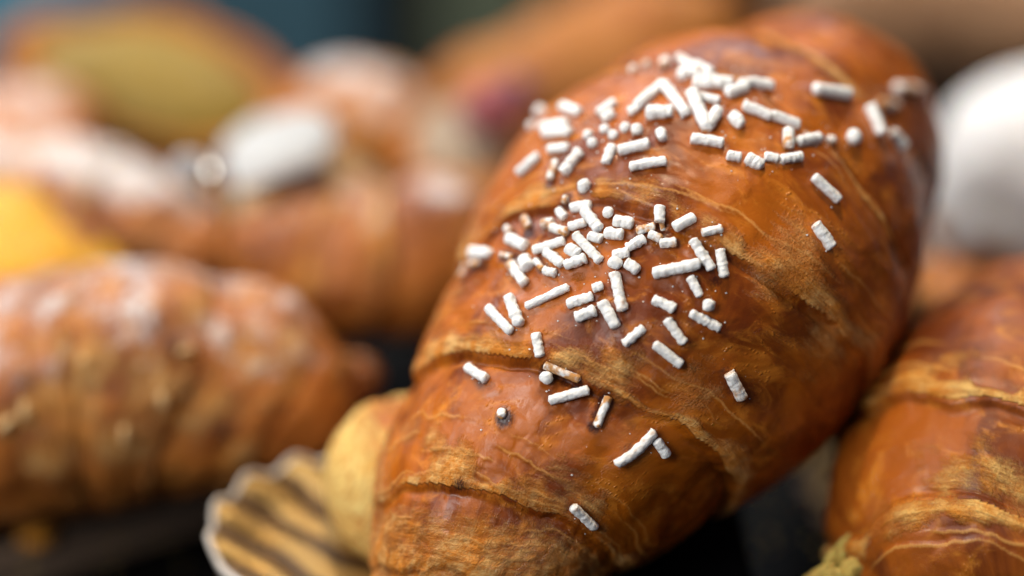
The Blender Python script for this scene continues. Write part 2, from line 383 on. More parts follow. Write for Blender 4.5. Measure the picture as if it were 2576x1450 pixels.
# ------------------------------------------------------------------ the glazed croissant with sugar sprinkles
RINGS = [(870, 1850, .214, 130), (1060, 1640, .214, 190), (1168, 1452, .216, 280), (1262, 1256, .219, 350), (1432, 1045, .223, 440),
         (1682, 755, .230, 545), (1850, 550, .238, 500), (1975, 432, .246, 402), (2078, 345, .253, 345), (2152, 285, .259, 275), (2190, 250, .264, 210)]
r = Roll(RINGS, 560, 800, 1.0)
S0 = [(951, 1234), (1129, 1222), (1295, 1263), (1419, 1300), (1522, 1371), (1560, 1429)]
S1 = [(1045, 905), (1170, 880), (1253, 876), (1348, 895), (1460, 948), (1543, 1002), (1635, 1042), (1717, 1070), (1781, 1116), (1832, 1175), (1852, 1235)]
S2 = [(1184, 628), (1266, 545), (1342, 520), (1430, 500), (1524, 500), (1640, 530), (1740, 565), (1826, 617), (1881, 656), (1963, 700), (2060, 750), (2130, 800), (2190, 880)]
S3 = [(1850, 200), (1958, 260), (2010, 305), (2114, 389), (2184, 486), (2255, 604), (2304, 700)]
S4 = [(2031, 114), (2114, 166), (2184, 225), (2229, 278), (2305, 375), (2340, 451)]
F = [r.seam_from_photo(s) for s in (S0, S1, S2, S3, S4)]
F = [F[0] - 9.0] + F
r.seams(F, 4, rag=1.0, recover=8.0, depths=[0.8, 1.0, 2.1, 1.5, 1.2, 2.0], pale_ws=[6.0, 6.0, 3.6, 5.5, 2.2, 3.0])
# whole tip zone under the lowest wrap shows its laminations
tipz = sst(0.0, 4.0, F[1][None, :] - r.ss); r.pale = np.maximum(r.pale, 0.62 * tipz)
spot(r, [(1100, 1120), (1140, 1150), (1165, 1165), (1080, 1090), (1010, 1080, 3.0, .6), (1560, 925, 3.5, .7), (1750, 980, 4, .55), (2010, 640, 5, .75), (1960, 690, 4, .7), (1100, 770, 5, .5), (1150, 720, 4, .5), (1430, 1200, 4, .45), (2100, 860, 6, .5), (1450, 700, 3, .4)], 2.0, r.pale, 0.72)
spot(r, [(1265, 1046, 1.5, .95), (1325, 575, 1.3, .9), (1205, 948, 1.2, .7), (1410, 918, 1.5, .5), (1155, 1215, 1.3, .7), (1805, 700, 1.2, .7), (1845, 975, 1.6, .6), (1590, 1130, 1.6, .5), (1515, 1040, 1.6, .55), (1465, 1290, 1.4, .5)], 1.7, r.burn, 0.95)
r.relief(0.5, 0.10); r.skin(0.12)
ZO = {1: (1700, 150, 2.0717), 2: (2700, 0, 1.8123), 3: (1700, 700, 2.0717), 4: (2500, 650, 1.933), 5: (1400, 1350, 1.5186), 6: (2600, 1250, 1.3743)}
# where each sprinkle lies: close-up number, ends, thickness, how toasted (0 white, 1 brown), bend
SPR = [
(1,955,650,1000,625,115,0,0),(1,1130,595,1310,650,100,0,0),(1,960,755,1200,735,95,0,0),(1,1000,820,1225,800,95,0,0),(1,915,720,880,770,80,0,0),
(1,1030,935,1200,930,92,0,0),(1,1340,835,1395,800,80,.1,0),(1,1375,890,1405,905,98,0,0),(1,790,1150,960,990,95,.1,0),(1,1045,1185,1105,1020,82,.55,0),
(1,1150,1150,1310,950,98,.15,0),(1,1440,660,1590,540,100,0,0),(1,1470,700,1580,640,92,.2,0),(1,1495,770,1510,800,95,0,0),(1,1560,825,1585,845,98,0,0),
(1,1650,740,1675,780,90,.1,0),(1,1765,820,1765,745,108,0,0),(1,1600,955,1870,890,95,0,0),(1,1490,1070,1560,910,84,.1,0),(1,1690,1085,2010,1040,95,.1,.03),
(1,1830,650,2060,640,125,0,0),(1,1760,600,1980,390,92,0,0),(1,1690,640,1770,590,90,0,0),(1,1970,400,2180,650,98,0,0),(1,2135,330,2150,350,108,0,0),
(1,2240,500,2440,540,90,0,0),(1,2200,470,2340,780,108,0,0),(1,2320,770,2430,610,108,0,0),(1,2210,410,2470,400,110,0,0),(1,1830,225,1850,240,75,.8,0),
(1,1995,200,1980,270,88,.6,0),(1,2080,205,2290,280,80,.5,0),(1,1950,780,1975,870,98,0,0),(1,2200,840,2480,890,98,0,0),(1,1330,1235,1335,1260,122,0,0),
(1,2140,230,2250,330,85,.2,0),(1,1700,300,1760,270,70,.5,0),
(2,140,600,420,620,90,0,0),(2,370,705,520,640,92,0,0),(2,450,630,715,655,84,0,.1),(2,130,490,270,560,80,.3,0),(2,490,775,700,865,86,0,0),(2,690,850,895,915,84,0,0),
(2,400,835,485,935,94,0,0),(2,810,955,810,1085,98,.5,0),(2,870,1050,1050,1010,84,.1,0),(2,370,1140,480,1150,84,0,0),(2,510,1150,640,1220,88,.1,0),
(2,650,1150,750,1165,74,.3,0),(2,760,1170,915,1145,84,0,0),(2,985,665,1265,705,92,.15,0),(2,1570,650,1755,665,92,.8,0),(2,1475,755,1605,785,84,.9,0),
(2,1380,770,1485,985,100,.1,0),(2,1265,960,1295,1035,108,.1,0),(2,1110,1000,1150,1035,68,.6,0),(2,1555,960,1640,1085,92,.3,0),
(3,1180,185,1150,255,58,.8,0),(3,1215,275,1390,255,88,0,0),(3,1325,285,1460,475,112,0,0),(3,1110,310,1170,370,75,.3,0),(3,1475,345,1560,300,98,.1,0),
(3,1565,385,1745,415,108,0,0),(3,1495,490,1660,515,102,0,0),(3,975,430,1080,405,88,.4,0),(3,1050,430,1200,490,92,.35,0),(3,1205,440,1340,400,84,.3,0),
(3,1245,505,1465,725,92,0,0),(3,1355,505,1475,540,84,.25,0),(3,1755,475,1915,415,78,.6,0),(3,1948,250,1965,405,94,.2,0),(3,1965,395,1975,465,42,.8,0),
(3,2055,465,2235,355,98,.1,0),(3,2280,495,2460,445,80,.2,0),(3,1850,500,1965,545,84,.45,0),(3,1945,575,2090,550,84,.3,0),(3,1555,670,1705,640,88,.1,0),
(3,1675,620,1835,545,84,.05,0),(3,1535,720,1625,745,108,.1,0),(3,1660,730,1780,805,108,0,0),(3,700,535,860,620,98,0,0),(3,355,645,615,680,98,0,0),
(3,290,860,370,755,68,.7,0),(3,360,755,485,735,58,.7,0),(3,905,650,1165,555,90,.05,0),(3,1000,640,1155,750,92,0,0),(3,1185,605,1295,665,98,.1,0),
(3,1155,780,1340,695,94,.1,0),(3,825,695,880,795,112,0,0),(3,700,735,855,930,88,.4,0),(3,920,700,985,785,58,.7,0),(3,985,800,1095,825,78,.3,0),
(3,835,360,855,450,78,.95,0),(3,680,450,715,480,68,.8,0),(3,825,1100,1210,930,76,0,0),(3,695,1015,790,1260,98,0,0),(3,520,1105,725,1300,84,.05,0),
(3,1170,1090,1390,1010,90,.1,0),(3,1385,960,1475,930,92,.05,0),(3,1245,1190,1425,1120,98,.15,0),(3,1465,1055,1585,1270,98,.1,0),(3,1565,800,1650,1135,95,.25,0),
(3,1880,815,2285,740,94,.05,0),(3,2200,545,2385,800,84,.1,0),(3,2185,840,2275,1015,80,.15,0),(3,1885,1030,2085,1105,88,.15,0),(3,2340,1065,2350,1100,108,0,0),
(3,2185,1135,2445,1265,84,.1,0),(3,1995,1180,2145,1395,90,.2,0),(3,1635,1410,1815,1270,80,.15,0),(3,930,1305,967,1515,90,.1,0),(3,630,655,735,685,50,.8,0),
(4,725,665,765,895,92,.35,0),(4,1435,110,1640,305,86,.1,0),(4,1450,480,1580,670,100,.25,0),
(5,1835,35,2015,165,70,.2,0),(5,708,185,845,268,60,.4,0),(5,1170,170,1395,268,58,.9,0),(5,1190,245,1200,262,88,0,0),(5,1205,390,1460,325,62,.3,0),
(5,922,435,930,505,68,.75,0),(5,1572,355,1488,545,60,.95,0),(5,1600,770,1855,560,66,.15,-.05),(5,1860,615,1925,720,68,.15,0),(5,1345,1015,1485,1155,66,.35,0),
(6,420,330,500,478,74,.45,0)]

for k, (z, x1, y1, x2, y2, D, toast, bend) in enumerate(SPR):     # melted sugar pools round the sprinkles
    ox, oy, q = ZO[z]; f = 2576 / 4096
    for t in (0.05, 0.35, 0.65, 0.95):
        i, j = r.find((ox + (x1 + (x2 - x1) * t) / q) * f, (oy + (y1 + (y2 - y1) * t) / q) * f)
        i0, i1, j0, j1 = max(0, i - 22), i + 23, max(0, j - 22), j + 23
        sl = (slice(i0, i1), slice(j0, j1)); d2 = ((r.base[sl] - r.base[i, j])**2).sum(2)
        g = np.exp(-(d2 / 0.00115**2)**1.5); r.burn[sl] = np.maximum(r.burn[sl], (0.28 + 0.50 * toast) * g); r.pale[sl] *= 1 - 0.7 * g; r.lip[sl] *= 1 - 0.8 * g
        r.h[sl] = r.h[sl] + 0.10 * np.exp(-(np.sqrt(d2) - 0.0009)**2 / 0.0004**2) * 0.6
croissant = empty('croissant', at(1300, 1300, .236), 'glossy brown croissant topped with white sugar sprinkles, in focus in the centre', 'croissant')
body = r.build('body', M['crust'], croissant)
MAIN = r

# ------------------------------------------------------------------ sprinkles
def sprinkle_material():
    m = NT('sugar_sprinkle'); obj = m.n('ShaderNodeTexCoord').outputs['Object']
    t = m.attr('toast').outputs['Fac']
    f = m.noise(obj, 1400, 3, 0.6)
    tf = m.rng(m.math('ADD', t, m.math('MULTIPLY', m.math('SUBTRACT', f, 0.5), 1.2)), 0.3, 1.05)
    c = m.mix(tf, (0.83, 0.83, 0.82), srgb(190, 136, 78))
    m.set(Base_Color=c); m.b.inputs['Roughness'].default_value = 0.7
    m.l(m.bump(m.math('ADD', m.noise(obj, 2600, 4, 0.7), m.math('MULTIPLY', m.noise(obj, 1100, 2, 0.5), 1.6)), 0.7, 0.00025), m.b.inputs['Normal'])
    m.b.inputs['Subsurface Weight'].default_value = 0.25; m.b.inputs['Subsurface Radius'].default_value = (1, 0.9, 0.8); m.b.inputs['Subsurface Scale'].default_value = 0.0006
    m.b.inputs['Specular IOR Level'].default_value = 0.25
    return m.m
M['sprinkle'] = sprinkle_material()
def sprinkle_mesh(L, D, toast, bend, seed):
    ns, nt = 26, 16
    u = np.linspace(-1, 1, ns); th = np.linspace(0, 2 * np.pi, nt, endpoint=False)
    cap = min(D * 0.22, L * 0.3)
    x = np.sign(u) * (1 - (1 - np.abs(u))**1.0) * L / 2
    e = np.clip((L / 2 - np.abs(x)) / cap, 0, 1); rad = D / 2 * np.sqrt(np.clip(1 - (1 - e)**2.2, 0, 1))
    if L < D * 1.25: rad = D / 2 * np.sqrt(np.clip(1 - u**2, 0, 1)); x = u * max(L, D) / 2
    X = np.broadcast_to(x[:, None], (ns, nt)); Y = rad[:, None] * np.cos(th); Z = rad[:, None] * np.sin(th)
    k = 1.0 / D
    rough = 0.06 + 0.09 * ((seed * 0.37) % 1)
    n1 = fbm(X * k * 2.1 + seed, Y * k * 2.1, Z * k * 2.1, 3); ring = perlin(X * k * 3.1 + seed * 2, 0.4, seed) * 0.55
    g = 1 + rough * 3.0 * n1 + rough * 1.6 * ring
    Y = Y * g; Z = Z * g + bend * L * (1 - (2 * X / L)**2) * 0; X = X + D * 0.10 * perlin(Y * k * 1.3 + seed, Z * k * 1.3, seed)
    Y = Y + bend * L * (1 - (2 * X / L)**2) * 1.2
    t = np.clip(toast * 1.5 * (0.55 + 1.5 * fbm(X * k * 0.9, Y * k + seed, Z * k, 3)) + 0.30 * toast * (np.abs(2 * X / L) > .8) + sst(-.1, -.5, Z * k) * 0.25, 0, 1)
    return np.stack([X, Y, Z], -1), t
for k, (z, x1, y1, x2, y2, D, toast, bend) in enumerate(SPR):
    ox, oy, q = ZO[z]; f = 2576 / 4096
    a = ((ox + x1 / q) * f, (oy + y1 / q) * f); b = ((ox + x2 / q) * f, (oy + y2 / q) * f)
    ia, ib = MAIN.find(*a), MAIN.find(*b); im = MAIN.find((a[0] + b[0]) / 2, (a[1] + b[1]) / 2)
    pa, pb, pm = MAIN.V[ia], MAIN.V[ib], MAIN.V[im]
    dm = proj(pm)[2]; Dm = D / q * f * FW * dm
    i0, j0 = im; w = 9
    nn = MAIN.N[max(0, i0 - w):i0 + w, max(0, j0 - w):j0 + w].reshape(-1, 3).mean(0); nn /= np.linalg.norm(nn)
    ax = pb - pa; ax -= nn * (ax @ nn)
    plen = math.hypot(a[0] - b[0], a[1] - b[1]) * FW * dm + (Dm * 0.35 if math.hypot(x1 - x2, y1 - y2) < D * 0.9 else 0.0)
    L = min(max(np.linalg.norm(ax), plen, Dm * 0.9), plen * 1.5 + 0.0003)
    if np.linalg.norm(ax) < 1e-6: ax = np.cross(nn, [0, 0, 1.])
    ax /= np.linalg.norm(ax); by = np.cross(nn, ax)
    V, t = sprinkle_mesh(L, Dm * random.uniform(0.86, 1.06), min(1, toast + random.choice([0, 0, 0, .08, .2])), bend, k * 1.37 + 2)
    lift = Dm * (0.20 if toast > .6 else 0.29)
    o = grid_mesh('sugar_sprinkle', V, M['sprinkle'], None, True, {'toast': t})
    tilt = random.uniform(-.06, .06); ax2 = ax * math.cos(tilt) + nn * math.sin(tilt); n2 = np.cross(ax2, by)
    Mx = Matrix([[*row] for row in np.stack([ax2, by, n2], 1).tolist()]).to_4x4()
    c0 = pm + nn * lift
    Mx.translation = Vector(c0.tolist())
    o.parent = croissant; o.matrix_parent_inverse = Matrix.Translation(croissant.location).inverted(); o.matrix_basis = Mx
    if toast >= .7: o['label'] = 'toasted brown sugar sprinkle sunk in the crust'

verts, faces = [], []
cr_ = np.random.default_rng(8)
base8 = np.array([[1,0,0],[-1,0,0],[0,1,0],[0,-1,0],[0,0,1],[0,0,-1]], float); oct_ = [(0,2,4),(2,1,4),(1,3,4),(3,0,4),(2,0,5),(1,2,5),(3,1,5),(0,3,5)]
for z, x1, y1, x2, y2, D, toast, bend in SPR:
    ox, oy, q = ZO[z]; f = 2576 / 4096
    for _ in range(3):
        t = cr_.random(); px = (ox + (x1 + (x2 - x1) * t) / q) * f + cr_.normal() * 34; py = (oy + (y1 + (y2 - y1) * t) / q) * f + cr_.normal() * 34
        i, j = MAIN.find(px, py); p = MAIN.V[i, j]; sz = cr_.uniform(0.00005, 0.00017)
        k0 = len(verts); verts += (p + MAIN.N[i, j] * sz * 0.3 + base8 * sz * cr_.uniform(0.6, 1.4, (6, 3))).tolist(); faces += [(a + k0, b + k0, c + k0) for a, b, c in oct_]
me = bpy.data.meshes.new('sugar_crumbs'); me.from_pydata(verts, [], faces); me.materials.append(M['sprinkle'])
tag(link(bpy.data.objects.new('sugar_crumbs', me), croissant), kind='stuff')

# ------------------------------------------------------------------ other shapes
def crust_attrs(V, seed=0.0, lo=9, hi=9, pale=0.0, burn=0.0, amount=1.0):
    N = normals(V); n, m = V.shape[:2]
    z = N[..., 2] + 0.25 * fbm(V[..., 0] * 130, V[..., 1] * 130, V[..., 2] * 130 + seed, 3)
    return {'flow': V * 1000 + seed * 7, 'pale': np.full((n, m), float(pale)), 'burn': np.full((n, m), float(burn)),
            'sugar': amount * sst(lo, hi, z) if hi < 5 else np.zeros((n, m))}
def blob(name, px, py, d, rx, ry, rz, mat, parent=None, rough=0.05, seed=0.0, n=80, m=110, power=2.0, rot=0.0, **ka):
    """lumpy closed body: rx, ry in picture units at that distance, rz the depth in mm; stands upright in the world"""
    c = at(px, py, d); k = FW * d
    u = np.linspace(0, math.pi, n)[:, None]; v = np.linspace(0, 2 * math.pi, m, endpoint=False)[None, :]
    f = lambda t: np.sign(t) * np.abs(t) ** (2 / power)
    X = f(np.sin(u)) * f(np.cos(v)); Y = f(np.sin(u)) * f(np.sin(v)); Z = f(np.cos(u)) * np.ones_like(v)
    g = 1 + rough * 3 * fbm(X * 1.3 + seed, Y * 1.3, Z * 1.3, 4)
    P = np.stack([X * g * rx * k, Y * g * rz / 1000, Z * g * ry * k], -1)
    P = P[:, ::-1]
    cr, sr = math.cos(rot), math.sin(rot); R = np.array([[cr, 0, sr], [0, 1, 0], [-sr, 0, cr]])
    V = P @ R.T + c
    o = grid_mesh(name, V, mat, parent, True, crust_attrs(V, seed, **ka)); o['c'] = 0; del o['c']; return o
def patch(name, px, py, d, outline, thick, mat, parent=None, rmax=1.0, rim=3.0, tilt=0.5, seed=0.0, dome=0.0, n=60, m=160, push=0.0, **ka):
    """slab with an outline (picture units about its centre), raised rolled rim, standing tilted"""
    c = at(px, py, d); k = FW * d
    O = np.array(outline, float); a = np.arctan2(-O[:, 1], O[:, 0]); rr = np.hypot(O[:, 0], O[:, 1]); o_ = np.argsort(a)
    a, rr = a[o_], rr[o_]; ph = np.linspace(-math.pi, math.pi, m, endpoint=False)
    r_ = np.interp(ph, np.concatenate([a - 2 * math.pi, a, a + 2 * math.pi]), np.tile(rr, 3)) * rmax
    kk = np.ones(9) / 9; r_ = np.convolve(np.pad(r_, 4, 'wrap'), kk, 'valid')
    rho = np.concatenate([np.linspace(0.001, 1, n), np.linspace(1, 0.001, n // 2)])[:, None]
    e = np.sqrt(np.clip(1 - rho**6, 0, 1)); front = (np.arange(len(rho)) < n)[:, None]
    h = np.where(front, e * thick / 2 + rim * np.exp(-((rho - .86) / .10)**2) * e + dome * (1 - rho**2), -e * thick / 2) + push
    h = h + 0.8 * fbm(rho * np.cos(ph) * 3 + seed, rho * np.sin(ph) * 3, seed, 3) * e
    up = UPV * math.cos(tilt) + FWD * math.sin(tilt); nn = np.cross(RIGHT, up)
    V = c + (rho * np.cos(ph) * r_ * k)[..., None] * RIGHT + (rho * np.sin(ph) * r_ * k)[..., None] * up + (h / 1000)[..., None] * nn
    return grid_mesh(name, V, mat, parent, True, crust_attrs(V, seed, **ka))
def set_origin(e, objs):
    pass

# ---- glazed croissant at the right
rr_ = Roll([(2690, 825, .250, 200), (2660, 885, .245, 290), (2605, 965, .237, 315), (2550, 1105, .229, 410), (2515, 1280, .224, 472), (2505, 1480, .221, 446), (2500, 1700, .22, 330)], 380, 540, 5.0)
Fr = [rr_.seam_from_photo(p) for p in ([(2360, 972), (2450, 982), (2520, 992), (2570, 1003)], [(2157, 1358), (2215, 1290), (2298, 1246), (2413, 1226), (2500, 1262), (2570, 1302)])]
Fr.append(Fr[1] + 22)
rr_.seams(Fr, [-1, 1, 1], depths=[3.2, 2.2, 1.2], pale_ws=[4.0, 3.5, 5.0], rag=0.8, recover=8)
spot(rr_, [(2420, 1170, 3, .8), (2480, 1185, 3, .8), (2540, 1200, 3, .8), (2370, 1195, 3, .7), (2576, 1230, 3, .7), (2350, 1190, 3, .5), (2300, 1130, 2.5, .5), (2200, 1300, 4, .4), (2390, 760, 5, .4), (2380, 900, 4, .6), (2450, 1100, 3, .5)], 3.0, rr_.pale, 0.55)
rr_.relief(0.5, 0.10); rr_.skin(0.12)
rc = empty('croissant', on_plane(2560, 1500, 0.002), 'plain glossy brown croissant cropped by the right edge of the photo', 'croissant')
rr_.build('body', M['crust_dark'], rc)
pale_mat = simple_material('pale_dough', (186, 162, 84), 0.6, 0.3, 160, 0.6, 0.0006, (160, 128, 62), Subsurface_Weight=0.2, Subsurface_Scale=0.001)
for q, (x, y, d, rx, ry, rz, a0) in enumerate([(2062, 1450, .214, 22, 44, 0.7, 0.75), (2092, 1425, .2155, 24, 56, 0.6, 0.30), (2135, 1405, .217, 26, 66, 0.8, -0.10), (2160, 1446, .214, 40, 52, 0.8, -0.5), (2112, 1462, .2135, 46, 34, 0.8, 0.2)]):
    blob('torn_flake', x, y, d, rx, ry, rz, pale_mat, rc, 0.2, 31.0 + q * 3, 50, 70, 3.0, a0)

# ---- pale pastry tucked behind the main croissant, on the gold board
rp = Roll([(822, 1232, .226, 205), (920, 1222, .228, 222), (1060, 1205, .231, 225), (1200, 1190, .234, 200)], 170, 240, 8.0)
rp.seams([bow(rp, .40, 3), bow(rp, .75, 3)], 2, depths=[1.0, 1.5])
rp.pale = np.maximum(rp.pale, 1.5 * sst(1.15, 0.45, rp.N[..., 2] + 0.12 * fbm(rp.base[..., 0] * 90, rp.base[..., 1] * 90, rp.base[..., 2] * 90, 3)))
rp.relief(0.8, 0.12)
pt = empty('filled_pastry', on_plane(1000, 1400, 0.023), 'pale golden pastry end showing behind the lower left of the sprinkled croissant', 'pastry')
pale_crust = crust_material('pale_sided_crust', (170, 98, 40), (204, 138, 62), (226, 180, 96), (244, 218, 136), 0.1, 0.45)
rp.build('body', pale_crust, pt)

# ---- gold boards
def gold_material():
    m = NT('gold_card'); obj = m.n('ShaderNodeTexCoord').outputs['Object']
    m.set(Base_Color=m.mix(m.math('MULTIPLY', m.attr('flute_reflection').outputs['Fac'], 0.85), m.mix(m.noise(obj, 60, 3), srgb(176, 142, 80), srgb(124, 90, 44)), srgb(50, 28, 17)))
    m.b.inputs['Metallic'].default_value = 0.65; m.b.inputs['Roughness'].default_value = 0.38
    m.l(m.bump(m.noise(obj, 900, 3, 0.6), 0.5, 0.0004), m.b.inputs['Normal']); return m.m
M['gold'] = gold_material(); M['shaded_card'] = simple_material('shaded_card', (96, 72, 54), 0.7, 0.2, 80); M['white_card'] = simple_material('white_card', (206, 196, 186), 0.6, 0.1, 80)
def gold_board(c, a, b, rot, label, fdir, period=0.0058, lift=0.0026, edge='white_card'):
    e = empty('gold_cake_board', c, label, 'cake board', 'fluted gold cake boards')
    n, m = 70, 420; ph = np.linspace(0, 2 * math.pi, m, endpoint=False)[None, :]; rho = np.linspace(0.01, 1, n)[:, None]
    cr, sr = math.cos(rot), math.sin(rot); nx, ny = -fdir[1], fdir[0]
    def surf(k):
        x = a * k * np.cos(ph); y = b * k * np.sin(ph); X = x * cr - y * sr; Y = x * sr + y * cr
        wave = np.cos(2 * math.pi * (X * nx + Y * ny) / period + 1.6 * perlin(X * 110, Y * 110, 4.0)); w = sst(0.30, 0.85, k)
        g = 1 + 0.009 * wave * w
        z = 0.0010 + lift * sst(0.55, 1.0, k)**1.4 + 0.0008 * wave * w
        return np.stack([c[0] + X * g, c[1] + Y * g, c[2] + z + 0 * X], -1)
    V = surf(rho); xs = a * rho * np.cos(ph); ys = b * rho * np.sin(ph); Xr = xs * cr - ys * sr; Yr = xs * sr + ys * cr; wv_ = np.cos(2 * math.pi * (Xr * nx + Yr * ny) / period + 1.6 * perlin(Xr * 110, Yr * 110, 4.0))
    grid_mesh('foil_face', V, M['gold'], e, True, {'flute_reflection': sst(0.1, -0.5, wv_ + 0.25 * fbm(xs * 90, ys * 90, 2.0, 3))})  # dark reflections painted brown into the pleat valleys
    ring = V[-1]; cc = np.array([c[0], c[1], 0]); rows = []
    for f, dz in ((1.0, 0.0003), (1.018, 0.0007), (1.034, 0.0), (1.026, -0.0012), (0.99, -0.0012)):
        q = cc + (ring - cc) * [f, f, 1]; q[:, 2] += dz; rows.append(q)
    grid_mesh('card_edge', np.array(rows), M[edge], e)
    return e
RZ = 0.021
gl = on_plane(515, 1345, RZ + 0.006); gr = on_plane(1380, 1330, RZ + 0.004); gc = (gl + gr) / 2; gc[2] = RZ + 0.0004
tag(box('display_riser', gc[0] - 0.012, gc[0] + 0.05, gc[1] - 0.008, gc[1] + 0.03, 0.0003, RZ, tray_mat, 0.001), 'low black riser block under the gold cake board and the sprinkled croissant', 'riser')
fd = (on_plane(850, 1345, RZ) - on_plane(620, 1245, RZ))[:2]; fd /= np.linalg.norm(fd)
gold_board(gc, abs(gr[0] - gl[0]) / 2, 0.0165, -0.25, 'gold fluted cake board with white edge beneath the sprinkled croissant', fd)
g2 = on_plane(2600, 1240, 0.0005); gold_board(g2, 0.037, 0.036, 0.2, 'gold fluted cake board in shadow under the plain croissant at the right', np.array([.8, .6]), edge='shaded_card')  # card edge coloured dim brown to look shaded

# ---- sugar-dusted almond croissant at the left
ra = Roll([(-420, 1080, .268, 220), (-200, 1060, .262, 290), (50, 1010, .257, 305), (300, 965, .254, 315), (430, 955, .253, 308), (560, 965, .253, 275), (700, 975, .254, 262), (800, 975, .255, 215), (860, 955, .257, 120), (915, 945, .259, 105), (960, 945, .261, 60)], 300, 320, 13.0)
ra.seams([bow(ra, .30, 4), bow(ra, .52, 5), bow(ra, .66, 4), bow(ra, .80, 4), bow(ra, .88, 2)], 1, depths=[0.9, 0.8, 1.3, 1.2, 0.8], pale_ws=[4, 4, 4, 4, 3], pale_s=0.6)
spot(ra, [(217, 909), (377, 952), (300, 1130), (170, 1000), (520, 1000), (120, 1150), (450, 1050), (640, 890), (740, 860), (412, 1008, 2.4, 1), (468, 885, 2.2, 1), (315, 1097, 2.6, 1), (70, 1035, 2.6, 1), (20, 1070, 2.6, 1)], 5.0, ra.pale, 0.85)
spot(ra, [(440, 870), (400, 820), (60, 960), (560, 1090)], 3.0, ra.burn, 0.6)
ra.relief(0.9, 0.15); ra.sugar(0.25, 1.0, 0.54)
ac = empty('almond_croissant', on_plane(400, 1230, 0), 'brown croissant dusted with icing sugar and almond flakes, blurred at the left', 'croissant')
ra.build('body', M['crust_red'], ac)
almond = simple_material('almond', (206, 170, 120), 0.6, 0.2, 200)
for k, (x, y, sz) in enumerate([(412, 1008, 26), (468, 885, 22), (315, 1097, 26), (70, 1035, 26), (17, 1067, 28), (217, 909, 18)]):
    i, j = ra.find(x, y); p = ra.V[i, j]; N = ra.N[i, j]; q = FW * proj(p)[2] * sz * 0.8
    u = np.linspace(0, math.pi, 12)[:, None]; v = np.linspace(0, 2 * math.pi, 18, endpoint=False)[None, :]
    t = np.cross(N, [math.cos(k * 2.1), math.sin(k * 2.1), .3]); t /= np.linalg.norm(t); b2 = np.cross(N, t)
    w3 = 1 + 0.5 * fbm(np.cos(v) * 1.4 + k * 3, np.sin(v) * 1.4, k, 3)
    V = p + N * 0.0003 + (np.sin(u) * np.cos(v) * q * 1.25 * w3)[..., None] * t + (np.sin(u) * np.sin(v) * q * .6 * w3)[..., None] * b2 + (np.cos(u) * 0.0009 * np.ones_like(v))[..., None] * N
    grid_mesh('almond_flake', V[:, ::-1], almond, ac)

# ---- custard pastry peeping in at the left edge
custard = simple_material('custard', (224, 164, 28), 0.4, 0.2, 25, 0.25, 0.001, (212, 170, 62), Subsurface_Weight=0.3, Subsurface_Scale=0.003)
cp = empty('custard_pastry', on_plane(-40, 780, 0), 'pastry with a smooth bright yellow custard mound, at the left edge of the photo', 'pastry')
blob('custard_filling', -20, 662, .268, 330, 84, 24, custard, cp, 0.10, 1.0, power=1.5, rot=0.30)
blob('pastry_shell', -60, 690, .272, 300, 90, 26, M['crust_red'], cp, 0.06, 2.0)

# ---- long sugared croissant and its neighbour behind
rl = Roll([(-250, 500, .308, 130), (-60, 500, .303, 160), (150, 510, .298, 170), (330, 560, .294, 165), (470, 600, .292, 130), (600, 640, .29, 80)], 200, 240, 21.0)
rl.seams([bow(rl, .35, 4), bow(rl, .6, 4), bow(rl, .8, 4)], 1, depths=[2, 2, 1.5]); rl.relief(0.7, 0.15); rl.sugar(0.42, 0.95, 0.74)
lc = empty('croissant', on_plane(150, 660, 0), 'long reddish brown croissant with icing sugar along its top, blurred at upper left', 'croissant')
rl.build('body', M['crust_dull'], lc)
rm_ = Roll([(540, 640, .288, 80), (650, 650, .286, 140), (830, 670, .284, 190), (1000, 660, .284, 215), (1180, 620, .286, 200), (1340, 590, .29, 130)], 200, 240, 27.0)
rm_.seams([bow(rm_, .3, 4), bow(rm_, .5, 4), bow(rm_, .75, 4)], 1, depths=[2, 2, 2.0]); rm_.relief(0.7, 0.15); rm_.sugar(0.6, 1.05, 0.55)
mc = empty('croissant', on_plane(950, 860, 0), 'orange brown croissant in soft blur just left of the sprinkled croissant', 'croissant')
rm_.build('body', M['crust_red'], mc)

# ---- choux bun with a sugared lid
cb = empty('choux_bun', on_plane(720, 660, 0), 'cream-filled choux bun with a thick white sugared lid, blurred at upper left centre', 'bun')
choux = simple_material('choux_base', (140, 80, 40), 0.6, 0.3, 80, 0.5, 0.001, (112, 58, 28))
sugar_mat = simple_material('icing_sugar', (182, 183, 184), 0.9, 0.08, 200, 0.5, 0.0006)
blob('base', 765, 520, .302, 190, 135, 14, simple_material('choux_shell', (196, 170, 130), 0.6, 0.2, 60, 0.4, 0.001, (176, 140, 96)), cb, 0.07, 3.0)
blob('hollow_crust', 795, 515, .294, 78, 78, 8, choux, cb, 0.06, 3.5)
blob('cream', 712, 515, .292, 52, 56, 8, simple_material('cream', (180, 150, 96), 0.4, 0.1, 40), cb, 0.05, 4.0)
blob('lid', 700, 372, .290, 146, 46, 12, sugar_mat, cb, 0.09, 5.0, power=2.2, rot=-0.22)

